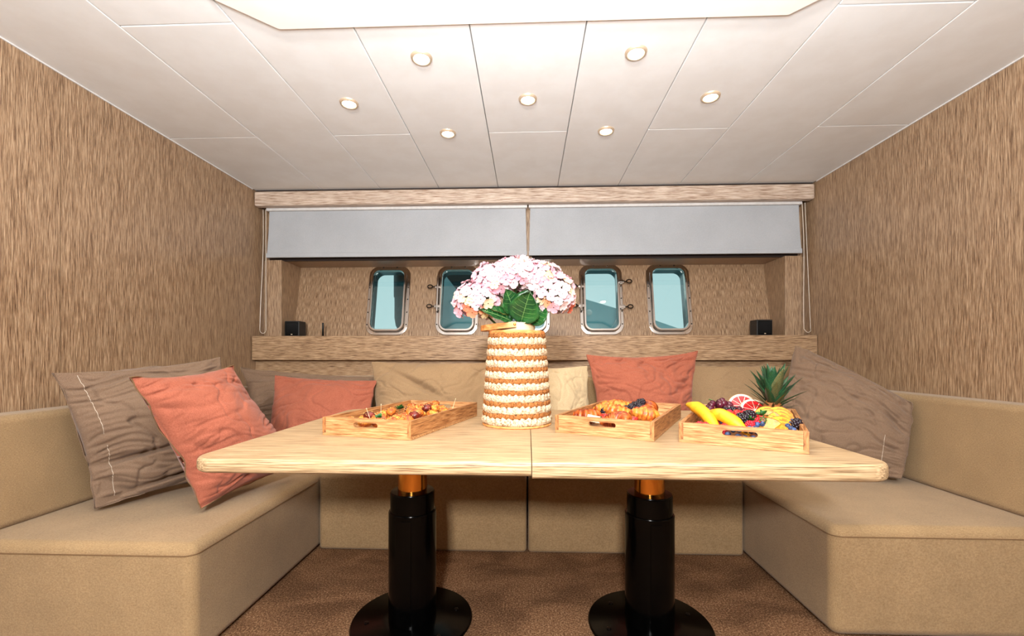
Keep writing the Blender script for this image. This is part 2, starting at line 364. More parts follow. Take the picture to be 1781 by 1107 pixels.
# ------------------------------------------------------------------ roller blinds
def blind(x0, x1, ztop, zbot, label, chain_x):
    t = thing('roller_blind', label, 'blind', ((x0 + x1) / 2, 3.14, zbot))
    bx('headrail', 'alu', t, x0 - .012, x1 + .012, 3.132, 3.18, 2.072, 2.096, .004)
    bm = nb()
    n = 10; rows = []
    for k in range(n + 1):
        v = k / n; z = ztop + (zbot - ztop) * v; y = 3.155 - 0.02 * v * v; dx = .008 * v
        rows.append([bm.verts.new((x0 - dx, y, z)), bm.verts.new((x1 + dx, y, z))])
    for a, b2 in zip(rows, rows[1:]): bm.faces.new((a[0], a[1], b2[1], b2[0]))
    r = bmesh.ops.extrude_face_region(bm, geom=list(bm.faces))
    for v in [g for g in r['geom'] if isinstance(g, bmesh.types.BMVert)]: v.co.y += .002
    autosmooth(obj('cloth', bm, 'blind', t, world=True))
    bx('bottom_bar', 'blind', t, x0 - .01, x1 + .01, 3.128, 3.142, zbot - .012, zbot + .022, .004)
    if chain_x is not None:
        pts = []
        for k in range(24):
            v = k / 23; pts.append((chain_x + .006 * math.sin(v * 5), 3.145 - .03 * v, 2.085 - .90 * v))
        for k in range(1, 8):
            a = PI * k / 8; pts.append((chain_x + .02 - .02 * math.cos(a), 3.11, 1.18 - .02 * math.sin(a)))
        for k in range(24):
            v = 1 - k / 23; pts.append((chain_x + .04 - .02 * (1 - v), 3.145 - .03 * v, 2.085 - .90 * v))
        obj('pull_chain', tube(nb(), pts, .0022, 5), 'chain', t, world=True)
    return t
blind(-1.93, -0.016, 2.085, 1.735, 'left grey roller blind half lowered over the portholes', -1.972)
blind(0.018, 1.935, 2.085, 1.735, 'right grey roller blind half lowered over the portholes', 1.952)

# small black boxes and stick on the shelf
def speaker(x, label):
    t = thing('small_speaker', label, 'speaker', (x, 3.215, 1.138), group='black speakers on the shelf')
    autosmooth(obj('housing', box(nb(), -.056, .056, -.05, .05, 0, .118, .006), 'blackmat', t))
    autosmooth(obj('grille', box(nb(), -.047, .047, -.053, -.049, .010, .108, .004), 'black', t))
    autosmooth(obj('badge', box(nb(), -.006, .006, -.0545, -.0525, .014, .02, .001), 'chrome', t))
speaker(-1.765, 'small black cube speaker at the left end of the shelf')
speaker(1.703, 'small black cube speaker at the right end of the shelf')
t = thing('antenna_stick', 'thin black upright stick on the shelf beside the left speaker', 'antenna', (-1.545, 3.2, 1.138))
obj('foot', lathe(nb(), [(.014, 0), (.014, .005), (.008, .008)], 16), 'blackmat', t); obj('mast', lathe(nb(), [(.007, .006), (.007, .10), (.004, .106)], 12), 'blackmat', t, True)

# ------------------------------------------------------------------ downlights
def downlight(x, y, label):
    t = thing('ceiling_downlight', label, 'light', (x, y, HC), group='recessed ceiling downlights')
    autosmooth(obj('ring', lathe(nb(), [(.030, .004), (.030, -.006), (.034, -.0095), (.041, -.007), (.044, 0)], 36, False), 'chrome', t), 50)
    autosmooth(obj('lens', lathe(nb(), [(0, -.0045), (.018, -.004), (.0305, -.002)], 32, False), 'lens', t), 60)
    l = bpy.data.lights.new('downlight_lamp', 'SPOT'); l.energy = 7; l.color = (1, .84, .64); l.spot_size = R(110); l.spot_blend = .6; l.shadow_soft_size = .03
    lo = bpy.data.objects.new('downlight_lamp', l); COL.objects.link(lo); lo.parent = t; lo.location = (0, 0, -.015)
for x, y, lab in [(-.431, 1.735, 'front left recessed downlight, nearest the hatch'), (.431, 1.736, 'front right recessed downlight, nearest the hatch'),
                  (-.855, 2.035, 'leftmost recessed downlight in the ceiling'), (0, 2.033, 'recessed downlight in the middle ceiling panel'), (.852, 2.045, 'rightmost recessed downlight in the ceiling'),
                  (-.434, 2.33, 'rear left recessed downlight, nearest the blinds'), (.42, 2.335, 'rear right recessed downlight, nearest the blinds')]:
    downlight(x, y, lab)

# ------------------------------------------------------------------ benches
SZ = 0.383
def soft_box(name, mat, parent, x0, x1, y0, y1, z0, z1, bev, seg=5, crown=0.0):
    bm = box(nb(), x0, x1, y0, y1, z0, z1, bev, seg)
    o = obj(name, bm, mat, parent, world=True); autosmooth(o, 50); return o
def seam(parent, pts, r=.0028): obj('seam', tube(nb(), pts, r, 6), 'seam', parent, world=True)
bl = thing('bench', 'tan upholstered bench along the left wall', 'bench', (-1.5, 2.2, 0), group='tan upholstered benches')
soft_box('seat', 'seat', bl, -1.995, -1.08, 1.352, 3.09, 0.0, SZ, .035)
soft_box('backrest', 'seat', bl, -1.993, -1.85, 1.25, 2.93, SZ - .004, .785, .03)
def corner_seam(parent, sg, xi, yf, yb, z):
    r = .035; arc = [(xi + sg * (r - r * math.cos(R(k * 15))), yf + r - r * math.sin(R(k * 15)), z) for k in range(7)]
    seam(parent, [(sg * 1.99, yf, z)] + list(reversed(arc)) + [(xi, yb, z)], .0022)
corner_seam(bl, -1, -1.08, 1.352, 2.17, SZ - .034)
br = thing('bench', 'tan upholstered bench along the right wall', 'bench', (1.5, 2.3, 0), group='tan upholstered benches')
soft_box('seat', 'seat', br, 1.078, 1.995, 1.565, 3.09, 0.0, SZ + .008, .035)
soft_box('backrest', 'seat', br, 1.85, 1.993, 1.2, 2.93, SZ + .004, .81, .03)
corner_seam(br, 1, 1.078, 1.565, 2.17, SZ - .026)
for x0, x1, w0, w1, lab in ((-1.074, -.006, -1.84, -.004, 'left half of the tan bench along the back wall'), (.002, 1.072, 0.0, 1.84, 'right half of the tan bench along the back wall')):
    b_ = thing('bench', lab, 'bench', ((x0 + x1) / 2, 2.7, 0), group='tan upholstered benches')
    soft_box('seat', 'seat', b_, x0, x1, 2.176, 3.09, 0.0, SZ, .02)
    soft_box('backrest', 'seat', b_, w0, w1, 2.95, 3.095, SZ + .01, .852, .03)

# ------------------------------------------------------------------ table
TZ = .718
tb = thing('pedestal_table', 'long pale oak table in two halves on two black and brass pedestals', 'table', (0.01, 1.66, 0))
def table_half(xa, xb, corner_left, zb):
    r = .07; n = 7; pts = []
    y0, y1 = 1.135, 2.235
    def arc(cx, cy, a0, a1): return [(cx + r * math.cos(R(a0 + (a1 - a0) * k / n)), cy + r * math.sin(R(a0 + (a1 - a0) * k / n))) for k in range(n + 1)]
    if corner_left: pts = [(xb, y0), (xb, y1)] + arc(xa + r, y1 - r, 90, 180) + arc(xa + r, y0 + r, 180, 270)
    else: pts = [(xa, y1), (xa, y0)] + arc(xb - r, y0 + r, 270, 360) + arc(xb - r, y1 - r, 0, 90)
    bm = nb(); vs = [bm.verts.new((x, y, zb)) for x, y in pts]; f = bm.faces.new(vs); r_ = bmesh.ops.extrude_face_region(bm, geom=[f])
    top = [g for g in r_['geom'] if isinstance(g, bmesh.types.BMVert)]
    for v in top: v.co.z = TZ
    es = [e for e in bm.edges if abs(e.verts[0].co.z - e.verts[1].co.z) < 1e-5 and not (abs(e.verts[0].co.x - e.verts[1].co.x) < 1e-6 and abs(e.verts[0].co.x - (xb if corner_left else xa)) < 1e-6)]
    bmesh.ops.bevel(bm, geom=es, offset=.012, segments=4, profile=.5, affect='EDGES')
    autosmooth(obj('table_top', bm, 'table', tb, world=True), 40)
table_half(-.932, .009, True, .6785)
table_half(.0115, .957, False, .672)
for px in (-.434, .449):
    py = 1.61
    T = Matrix.Translation((px, py, 0))
    autosmooth(obj('base', lathe(nb(), [(.222, .0), (.224, .006), (.220, .012), (.12, .020), (.09, .024)], 64, True, T), 'black', tb, world=True))
    autosmooth(obj('sleeve', lathe(nb(), [(.088, .018), (.088, .415), (.0855, .420)], 48, True, T), 'black', tb, world=True))
    autosmooth(obj('collar', lathe(nb(), [(.0815, .40), (.0815, .486), (.078, .492), (.060, .492)], 48, True, T), 'black', tb, world=True))
    autosmooth(obj('groove_rail', box(nb(), px - .020, px + .018, py - .0895, py - .082, .03, .405, .002), 'black', tb, world=True))
    autosmooth(obj('brass_tube', lathe(nb(), [(.054, .47), (.054, .676)], 48, True, T), 'gold', tb, world=True))
    autosmooth(obj('mount_plate', lathe(nb(), [(.11, .664), (.11, .6715)], 40, True, T), 'black', tb, world=True))
    for a in range(6):
        obj('bolt', lathe(nb(), [(.008, .0175), (.008, .021), (.004, .023)], 10, True, T @ Matrix.Translation((.165 * math.cos(a * PI / 3 + .3), .165 * math.sin(a * PI / 3 + .3), -.002))), 'dark_steel', tb, world=True)

# ------------------------------------------------------------------ pillows
def pillow(corners, thick, mat, seed, label, wr=.010, pull=.07, ax=(1.2, 5.0), stitch=None, sag=.02, n=116, ears=0.0, seam_mat=None, extra=None, back=.72):
    TL, TR, BR, BL = [Vector(c) for c in corners]
    cen = (TL + TR + BR + BL) / 4
    N = (TR - TL).cross(BL - TL); N.normalize()
    if N.dot(Vector((0, 0, 1.0)) - cen) < 0: N = -N
    off = Vector((seed * 3.7, seed * 1.9, seed * 5.3))
    def P(s, t):      # s,t in -1..1 ; t=1 top
        s2 = s * (1 - pull * (1 - t * t)); t2 = t * (1 - pull * (1 - s * s))
        u = (s2 + 1) / 2; v = (1 - t2) / 2
        return (TL * (1 - u) + TR * u) * (1 - v) + (BL * (1 - u) + BR * u) * v
    def H(s, t):
        e = max(0.0, (1 - s * s) * (1 - t * t))
        h = thick * 1.30 * (e ** .60) * (1 + sag * 6 * (-t) * (1 - t * t))
        return h
    def wrinkle(s, t, sd):
        q = Vector((s * 1.3, t * 1.3, sd + 9)) + off
        w1 = noise.noise(q) ; w2 = noise.noise(q * 2.1 + Vector((4, 1, 7)))
        p = Vector((s * ax[0] + w2 * .35, t * ax[1] + w1 * 1.6, sd)) + off
        r1 = math.exp(-(noise.noise(p) / .13) ** 2)
        r1b = math.exp(-(noise.noise(p * 1.7 + Vector((3, 8, 1))) / .12) ** 2)
        r2 = math.exp(-(noise.noise(Vector((s * 1.5 + w1, t * 1.5 + w2, sd + 3)) + off * 1.3) / .07) ** 2)
        edge = 0.30 + 0.70 * (max(abs(s), abs(t)) ** 2)
        lump = noise.noise(q * 1.1)
        m = min(1, 5 * (1 - max(abs(s), abs(t))) + .10)
        return wr * m * (-(r1 * 1.2 + r1b * .6) * edge - r2 * .55 + lump * 1.5 + (extra(s, t) if extra else 0))
    bm = nb(); gf = []; gb = []
    for j in range(n + 1):
        rf = []; rb = []
        t = -1 + 2 * j / n; t = math.sin(t * PI / 2) * .35 + t * .65
        for i in range(n + 1):
            s = -1 + 2 * i / n; s = math.sin(s * PI / 2) * .35 + s * .65
            p = P(s, t); bd = i in (0, n) or j in (0, n)
            jit = N * 0
            if bd:
                jit = N * (noise.noise(Vector((s * 3, t * 3, 2.2)) + off) * thick * .3) + (cen - p) * (noise.noise(Vector((s * 4.5, t * 4.5, 7.2)) + off) * .035 + .012)
                v = bm.verts.new(p + jit); rf.append(v); rb.append(v)
            else:
                w = max(wrinkle(s, t, 0), -.6 * H(s, t))
                rf.append(bm.verts.new(p + N * (H(s, t) + w))); rb.append(bm.verts.new(p - N * (H(s, t) * back)))
        gf.append(rf); gb.append(rb)
    for j in range(n):
        for i in range(n):
            bm.faces.new((gf[j][i], gf[j][i + 1], gf[j + 1][i + 1], gf[j + 1][i])); bm.faces.new((gb[j][i], gb[j + 1][i], gb[j + 1][i + 1], gb[j][i + 1]))
    border = [gf[0][i].co.copy() for i in range(n + 1)] + [gf[j][n].co.copy() for j in range(1, n + 1)] + [gf[n][i].co.copy() for i in range(n - 1, -1, -1)] + [gf[j][0].co.copy() for j in range(n - 1, 0, -1)]
    st = []
    if stitch:
        for (col, a, b2) in stitch:
            st.append([gf[j][int((col + 1) / 2 * n)].co + N * .0008 for j in range(int(a * n), int(b2 * n))])
    low = min(v.co.z for v in bm.verts)
    root = thing('throw_pillow', label, 'pillow', (cen.x, cen.y, low), group=None)
    obj('cover', bm, mat, root, True, world=True)
    obj('edge_seam', tube(nb(), border, .0022, 5, True), seam_mat or mat, root, True, world=True)
    for s_ in st: obj('stitching', tube(nb(), s_, .0008, 5), 'thread', root, world=True)
    return root
pillow([(-1.80, 1.567, .935), (-1.50, 2.055, .994), (-1.40, 2.10, .41), (-1.683, 1.617, .40)], .105, 'brown', 1, 'large taupe linen pillow with white stitching leaning on the left bench', .020, .07, (0.9, 5.5), [(-.72, .08, .46), (-.72, .52, .97)],
       extra=lambda s, t: -2.2 * math.exp(-((t + .30 - .10 * s) / .035) ** 2) - 1.6 * math.exp(-((t + .80 - .14 * s) / .04) ** 2))
pillow([(-1.43, 1.49, .922), (-1.30, 1.845, .953), (-1.125, 2.07, .45), (-1.265, 1.62, .405)], .11, 'pink', 2, 'large terracotta pillow in front of the taupe one on the left bench', .013, .075, (1.2, 6), sag=.02, seam_mat='seam', back=.25)
pillow([(-1.849, 2.72, .918), (-1.012, 2.84, .853), (-.958, 2.72, .45), (-1.70, 2.62, .43)], .05, 'brown', 3, 'taupe pillow in the left corner behind the smaller terracotta pillow', .014, .05)
pillow([(-1.557, 2.60, .876), (-.958, 2.70, .840), (-.903, 2.45, .43), (-1.526, 2.42, .41)], .08, 'pink', 4, 'smaller terracotta pillow in the back left corner behind the appetizer tray', .010, .06, (2, 3))
pillow([(-1.032, 2.80, .958), (-.253, 2.80, .955), (-.233, 2.58, .44), (-.919, 2.58, .44)], .075, 'brown2', 5, 'sand brown pillow on the back bench, left of the flower basket', .014, .04, (1.4, 2.5),
       extra=lambda s, t: -3.0 * math.exp(-((t - .45 + .75 * (s + .3)) / .10) ** 2) * max(0, 1 - abs(s + .1) * 1.3))
pillow([(-.142, 2.84, .905), (.393, 2.84, .933), (.385, 2.60, .44), (-.112, 2.60, .44)], .06, 'cream', 6, 'cream pillow on the back bench between the basket and terracotta pillow', .012, .04, (3, 1.5))
pillow([(.354, 2.66, 1.007), (1.039, 2.68, 1.025), (.946, 2.45, .43), (.396, 2.45, .43)], .09, 'pink', 7, 'terracotta pillow standing on the back bench behind the croissant tray', .016, .10, (2.2, 4.5))
pillow([(.99, 2.88, .93), (1.76, 2.88, .934), (1.70, 2.76, .42), (.971, 2.76, .42)], .045, 'brown2', 8, 'flat sand brown pillow on the back bench behind the pineapple crown', .004, .02, (3, 2))
pillow([(1.544, 2.55, 1.06), (1.82, 2.107, .772), (1.745, 2.075, .42), (1.302, 2.32, .44)], .085, 'brown', 9, 'large crumpled taupe pillow leaning in the right corner beside the table', .017, -.03, (1.5, 4.5), [(.62, .05, .45)],
       extra=lambda s, t: -2.4 * math.exp(-((t - .25 - .18 * math.sin(s * 4)) / .05) ** 2) * max(0, s))

# ------------------------------------------------------------------ trays
TW, TL_, TH = .35, .60, .064
class Tray:
    def __init__(s, B, rz, label):
        s.rz = R(rz); c, sn = math.cos(s.rz), math.sin(s.rz)
        cx = B[0] + (-TW / 2) * c - (TL_ / 2) * sn; cy = B[1] + (-TW / 2) * sn + (TL_ / 2) * c
        s.o = thing('serving_tray', label, 'tray', (cx, cy, TZ), (0, 0, s.rz), group='wooden serving trays on the table')
        w, l = TW / 2, TL_ / 2; th = .014
        autosmooth(obj('base', box(nb(), -w, w, -l, l, 0, .010, .0015), 'tray', s.o))
        for sg in (-1, 1):
            b_ = obj('side_board', box(nb(), *sorted((sg * w, sg * (w - th))), -l, l, .010, TH, .0015), 'tray_side', s.o); autosmooth(b_)
            autosmooth(obj('end_grain', box(nb(), *sorted((sg * (w - .0005), sg * (w - th + .0005))), -l - .0008, -l + .002, .0105, TH - .001, .0003), 'endgrain', b_))
        for sg in (-1, 1):
            bm = holed_plate(nb(), [(-w + th, .010), (w - th, .010), (w - th, TH), (-w + th, TH)], [[(x, y) for x, y in rrect(0, .042, .048, .0085, .0084, 6)]], 0, th)
            bmesh.ops.transform(bm, matrix=Matrix.Translation((0, -l + th if sg < 0 else l, 0)) @ Matrix.Rotation(PI / 2, 4, 'X'), verts=bm.verts)
            obj('end_board', bm, 'tray', s.o)
    def w(s, x, y, z=0):
        """x from the front left corner along the front, y into the tray, z above the tray floor -> world"""
        return parent_matrix(s.o) @ Vector((x - TW / 2, y - TL_ / 2, z + .010))
T1 = Tray((-.384, 1.406), -14.5, 'wooden tray of breaded appetizers, left of the flower basket')
T2 = Tray((.411, 1.417), -27, 'wooden tray of croissants, right of the flower basket')
T3 = Tray((.798, 1.253), -28, 'wooden tray of fresh fruit with a pineapple crown')

# ------------------------------------------------------------------ food materials
M['bite'] = plain('breaded_crust', srgb(206, 112, 32), 0.6, 0, srgb(124, 48, 14), 60, .8)
M['bite2'] = plain('golden_crust', srgb(222, 148, 52), 0.6, 0, srgb(160, 70, 20), 70, .8)
M['bite3'] = plain('dark_glaze', srgb(120, 34, 22), 0.35, 0, srgb(70, 18, 14), 50, .5)
M['seed'] = plain('sesame_seed', srgb(232, 196, 124), 0.5)
M['herb'] = plain('herb_leaf', srgb(50, 112, 44), 0.5, 0, srgb(24, 72, 28), 60)
M['stick'] = plain('cocktail_stick', srgb(236, 220, 180), 0.6)
M['crois'] = plain('croissant_crust', srgb(196, 96, 30), 0.34, 0, srgb(116, 34, 10), 38, .4)
M['crois2'] = plain('croissant_top', srgb(216, 140, 52), 0.36, 0, srgb(160, 66, 20), 45, .4)
M['straw'] = plain('strawberry_skin', srgb(206, 26, 30), 0.3, 0, srgb(160, 12, 22), 50, .3)
M['rasp'] = plain('raspberry_skin', srgb(214, 34, 52), 0.35, 0, srgb(170, 16, 36), 80)
M['blackb'] = plain('blackberry_skin', srgb(34, 22, 34), 0.22, 0, srgb(20, 12, 22), 80)
M['blue'] = plain('blueberry_skin', srgb(66, 92, 140), 0.5, 0, srgb(28, 38, 70), 60)
M['grape'] = plain('grape_skin', srgb(92, 28, 46), 0.16, 0, srgb(56, 14, 30), 40)
M['banana'] = plain('banana_peel', srgb(238, 176, 30), 0.45, 0, srgb(206, 132, 22), 25, lo=.3, hi=.5)
M['btip'] = plain('banana_tip', srgb(110, 70, 28), 0.7)
M['pith'] = plain('citrus_pith', srgb(246, 228, 206), 0.6)
M['rind'] = plain('citrus_rind', srgb(240, 150, 70), 0.4)
M['pulp'] = plain('citrus_pulp', srgb(226, 44, 44), 0.22, 0, srgb(190, 24, 34), 90, .4)
M['pine'] = plain('pineapple_flesh', srgb(236, 178, 42), 0.4, 0, srgb(190, 108, 20), 45, .8)
M['prind'] = plain('pineapple_eye', srgb(150, 86, 36), 0.7)
M['crown'] = plain('pineapple_leaf', srgb(46, 92, 50), 0.42, 0, srgb(24, 58, 44), 30)
M['crown2'] = plain('pineapple_leaf_tip', srgb(112, 104, 62), 0.5, 0, srgb(70, 84, 52), 25)
M['paper'] = plain('paper_card', srgb(240, 226, 200), 0.7, 0, srgb(220, 196, 160), 90)

def blob(r, sx, sy, sz, amp, seed, sub=3, freq=60):
    bm = nb(); bmesh.ops.create_icosphere(bm, subdivisions=sub, radius=r)
    for v in bm.verts:
        d = noise.noise(v.co * freq + Vector((seed, seed, seed))) * amp
        v.co = Vector((v.co.x * sx, v.co.y * sy, v.co.z * sz)) + v.co.normalized() * d
    return bm
def sprinkle(bm, r, sx, sy, sz, n, rr, seed):
    q = random.Random(seed)
    for k in range(n):
        a = q.uniform(0, 2 * PI); z = q.uniform(.1, 1); s_ = math.sqrt(1 - z * z)
        c = Vector((r * sx * s_ * math.cos(a), r * sy * s_ * math.sin(a), r * sz * z))
        res = bmesh.ops.create_icosphere(bm, subdivisions=1, radius=rr)
        for v in res['verts']: v.co = Vector((v.co.x * 1.4, v.co.y, v.co.z)) + c * 1.03
    return bm
def copy_tree(o, loc, rot, sc=1.0, label=None):
    r = o.copy(); COL.objects.link(r); r.location = loc; r.rotation_euler = rot; r.scale = (sc, sc, sc)
    if label: r['label'] = label
    for ch in o.children:
        c_ = ch.copy(); COL.objects.link(c_); c_.parent = r
    return r
# ---- tray 1: appetizers
protos = []
for k, mt in enumerate(('bite', 'bite2', 'bite')):
    o = thing('breaded_appetizer', 'small seeded golden breaded appetizer in the left tray', 'appetizer', (0, 0, 0), group='breaded appetizers in the left tray')
    obj('crust', blob(.021, 1.2, .95, .85, .004, k * 5.1), mt, o, True); obj('seeds', sprinkle(nb(), .0215, 1.2, .95, .85, 14, .0014, k), 'seed', o)
    protos.append(o)
used = [False] * 3
spots = []
for j in range(9):
    for i in range(4):
        x = .058 + i * .056 + rnd.uniform(-.010, .010) + (.02 if j % 2 else 0); y = .085 + j * .052 + rnd.uniform(-.008, .008)
        if x > TW - .045 or (i == 0 and j > 4): continue
        spots.append((x, y, .018))
for i, j in ((1, 2), (2, 3), (2, 4), (1, 5), (2, 6), (3, 5), (2, 7), (3, 2)): spots.append((.085 + i * .056, .11 + j * .052, .042))
for q, (x, y, z) in enumerate(spots):
    k = q % 3; p = T1.w(x, y, z + .009); rot = (rnd.uniform(-.3, .3), rnd.uniform(-.3, .3), rnd.uniform(0, 6))
    if not used[k]: protos[k].location = p; protos[k].rotation_euler = rot; used[k] = True
    else: copy_tree(protos[k], p, rot, rnd.uniform(.9, 1.08))
dp = None
for (x, y, z) in ((.10, .13, .044), (.22, .36, .050), (.25, .20, .043), (.17, .30, .046)):
    p = T1.w(x, y, z)
    if dp is None:
        dp = thing('glazed_appetizer', 'dark glazed round appetizer among the golden ones', 'appetizer', p, group='dark glazed appetizers in the left tray')
        obj('glaze', blob(.020, 1.15, 1, .85, .003, 31), 'bite3', dp, True); obj('seeds', sprinkle(nb(), .0205, 1.15, 1, .85, 10, .0014, 9), 'seed', dp)
    else: copy_tree(dp, p, (0, 0, rnd.uniform(0, 6)))
def sprig(loc, label, n=12, size=.022, grp=None):
    o = thing('herb_sprig', label, 'herb', loc, group=grp)
    q = random.Random(int(abs(loc[0]) * 1000)); src = None
    obj('stem', tube(nb(), [(0, 0, -.01), (.002, 0, .008)], .0012, 5), 'stem', o)
    for k in range(n):
        if src is None:
            bm = nb(); pr = [(0, 0, 0), (.35, .32, .1), (.6, .38, .12), (.8, .22, .08), (1, 0, 0), (.8, -.22, .08), (.6, -.38, .12), (.35, -.32, .1)]
            vs = [bm.verts.new((a * size, b2 * size, c_ * size)) for a, b2, c_ in pr]; mid = bm.verts.new((.55 * size, 0, -.04 * size))
            for a, b2 in zip(vs, vs[1:] + vs[:1]): bm.faces.new((a, b2, mid))
            src = obj('leaf', bm, 'herb', o, True); l = src
        else: l = inst(src, o)
        l.rotation_euler = (q.uniform(-.4, .4), -q.uniform(.1, 1.1), q.uniform(0, 6.28)); l.scale = (q.uniform(.6, 1.1),) * 3
    return o
sprig(T1.w(.125, .30, .05), 'green parsley sprig on the back appetizers of the left tray', 16, .026)
sprig(T1.w(.16, .10, .04), 'green parsley sprig by the front handle of the left tray', 14, .022)
sk = None
for (x, y) in ((.09, .22), (.27, .50), (.12, .11)):
    p = T1.w(x, y, .03)
    if sk is None:
        sk = thing('cocktail_stick', 'thin pale cocktail stick standing in an appetizer', 'stick', p, (.2, .1, 0), group='cocktail sticks in the left tray')
        obj('shaft', tube(nb(), [(0, 0, 0), (0, 0, .050)], .0009, 6), 'stick', sk); obj('frill', lathe(nb(), [(.0012, .046), (.0019, .048), (.0012, .051)], 8), 'stick', sk, True)
    else: copy_tree(sk, p, (rnd.uniform(-.4, .4), rnd.uniform(-.4, .4), 0))

# ---- tray 2: croissants
def croissant_mesh(seed, Rr=.052, rr=.034):
    bm = nb(); rings = []; n = 56; m_ = 20
    for i in range(n + 1):
        u = -1 + 2 * i / n; a = u * 1.28
        stepu = abs(u) * 5.2; fr = stepu - math.floor(stepu)
        prof = max(.10, (1 - abs(u) ** 2.1)) ** .62 * (1.0 + .26 * (.5 - fr))
        r = rr * prof
        c_ = Vector((Rr * math.sin(a), Rr * (1 - math.cos(a)), 0)); t = Vector((math.cos(a), math.sin(a), 0)); nrm = Vector((-t.y, t.x, 0))
        ring = []
        for k in range(m_):
            b_ = 2 * PI * k / m_
            w = 1 + .05 * noise.noise(Vector((u * 9, math.cos(b_) * 3, math.sin(b_) * 3 + seed)))
            ring.append(bm.verts.new(c_ + (nrm * math.cos(b_) + Vector((0, 0, .86 * math.sin(b_)))) * r * w))
        rings.append(ring)
    for a, b2 in zip(rings, rings[1:]):
        for k in range(m_): bm.faces.new((a[k], a[(k + 1) % m_], b2[(k + 1) % m_], b2[k]))
    bm.faces.new(rings[0]); bm.faces.new(rings[-1]); return bm
CR = [(.062, .16, .032, .3, 0, 'glazed croissant at the front left of the middle tray'), (.075, .41, .040, 1.2, 1, 'croissant at the back left corner of the middle tray'),
      (.125, .39, .050, -.3, 1, 'pale croissant on top at the back of the middle tray'), (.165, .24, .046, .2, 1, 'pale croissant in the centre of the middle tray'),
      (.245, .42, .050, 2.2, 0, 'dark croissant at the back right of the middle tray'), (.282, .215, .046, .9, 1, 'croissant at the front right of the middle tray'), (.20, .11, .036, 2.9, 0, 'croissant behind the handle of the middle tray'),
      (.16, .505, .034, .6, 0, 'croissant against the back board of the middle tray'), (.262, .32, .036, 1.9, 0, 'croissant under the dark one in the middle tray')]
for k, (x, y, z, rz, mt, lab) in enumerate(CR):
    o = obj('croissant', croissant_mesh(k * 2.3), ('crois', 'crois2')[mt], None, True)
    o.location = T2.w(x, y, z); o.rotation_euler = (rnd.uniform(-.2, .2), rnd.uniform(-.25, .25), T2.rz + rz)
    tag(o, lab, 'croissant', 'croissants in the middle tray')
def drupe_mesh(r, h, n, dr):
    bm = nb()
    for k in range(n):
        z = 1 - 2 * (k + .5) / n; a = k * 2.39996; s_ = math.sqrt(1 - z * z)
        res = bmesh.ops.create_icosphere(bm, subdivisions=2, radius=dr)
        for v in res['verts']: v.co += Vector((r * s_ * math.cos(a), r * s_ * math.sin(a), h * z))
    return bm
bb = obj('blackberry', drupe_mesh(.0095, .012, 34, .0048), 'blackb', None, True)
rb = obj('raspberry', drupe_mesh(.0095, .0115, 40, .0040), 'rasp', None, True)
def scatter(src, pts, label, cat, grp):
    first = True
    for (p, s_) in pts:
        o = src if first else src.copy()
        if not first: COL.objects.link(o)
        first = False
        o.location = p; o.scale = (s_,) * 3; o.rotation_euler = (rnd.uniform(-1, 1), rnd.uniform(-1, 1), rnd.uniform(0, 6)); tag(o, label, cat, grp)
bb2 = bb.copy(); COL.objects.link(bb2)
scatter(bb2, [(T2.w(x, y, z), 1.15) for x, y, z in ((.212, .36, .064), (.190, .345, .056), (.226, .385, .074), (.204, .31, .052), (.18, .32, .05), (.196, .385, .06), (.11, .24, .045), (.225, .345, .058), (.215, .40, .07), (.17, .15, .035), (.235, .11, .03))],
        'black blackberry between the croissants of the middle tray', 'blackberry', 'blackberries in the croissant tray')
# strawberries
bm = nb(); lathe(bm, [(0, -.018), (.005, -.015), (.011, -.004), (.0145, .006), (.012, .013), (.004, .016), (0, .015)], 18, False)
def strawberry(loc, rot, label, grp, sc=1.0):
    global straw
    if straw is None:
        straw = thing('strawberry', label, 'strawberry', loc, rot, grp)
        obj('fruit', bm_s.copy(), 'straw', straw, True)
        sb = nb()
        for k in range(40):
            z = -.013 + .024 * ((k + .5) / 40); r = .0045 + .0102 * min(1, (z + .017) / .022); a = k * 2.4
            res = bmesh.ops.create_icosphere(sb, subdivisions=1, radius=.0008)
            for v in res['verts']: v.co += Vector((r * math.cos(a), r * math.sin(a), z))
        obj('pips', sb, 'seed', straw)
        lb = nb()
        for k in range(7):
            a = 2 * PI * k / 7; d = Vector((math.cos(a), math.sin(a), 0)); e = Vector((-d.y, d.x, 0)); o_ = Vector((0, 0, .0155))
            lb.faces.new([lb.verts.new(o_), lb.verts.new(o_ + d * .007 + e * .003 + Vector((0, 0, .002))), lb.verts.new(o_ + d * .014 - Vector((0, 0, .001))), lb.verts.new(o_ + d * .007 - e * .003 + Vector((0, 0, .002)))])
        obj('calyx', lb, 'herb', straw)
        return straw
    o = copy_tree(straw, loc, rot, sc, label); o['group'] = grp; return o
straw = None; bm_s = bm
for (x, y, z) in ((.23, .27, .048), (.13, .17, .036), (.20, .17, .034), (.15, .105, .03), (.245, .16, .034), (.225, .315, .05)):
    strawberry(T2.w(x, y, z), (rnd.uniform(1, 2), rnd.uniform(-.5, .5), rnd.uniform(0, 6)), 'red strawberry between the croissants of the middle tray', 'strawberries in the croissant tray')
o = obj('paper_card', None or box(nb(), -.028, .028, -.02, .02, 0, .0012), 'paper', None); o.location = T2.w(.115, .10, .034); o.rotation_euler = (.5, .15, T2.rz + .2); tag(o, 'small cream paper card lying among the croissants', 'card')

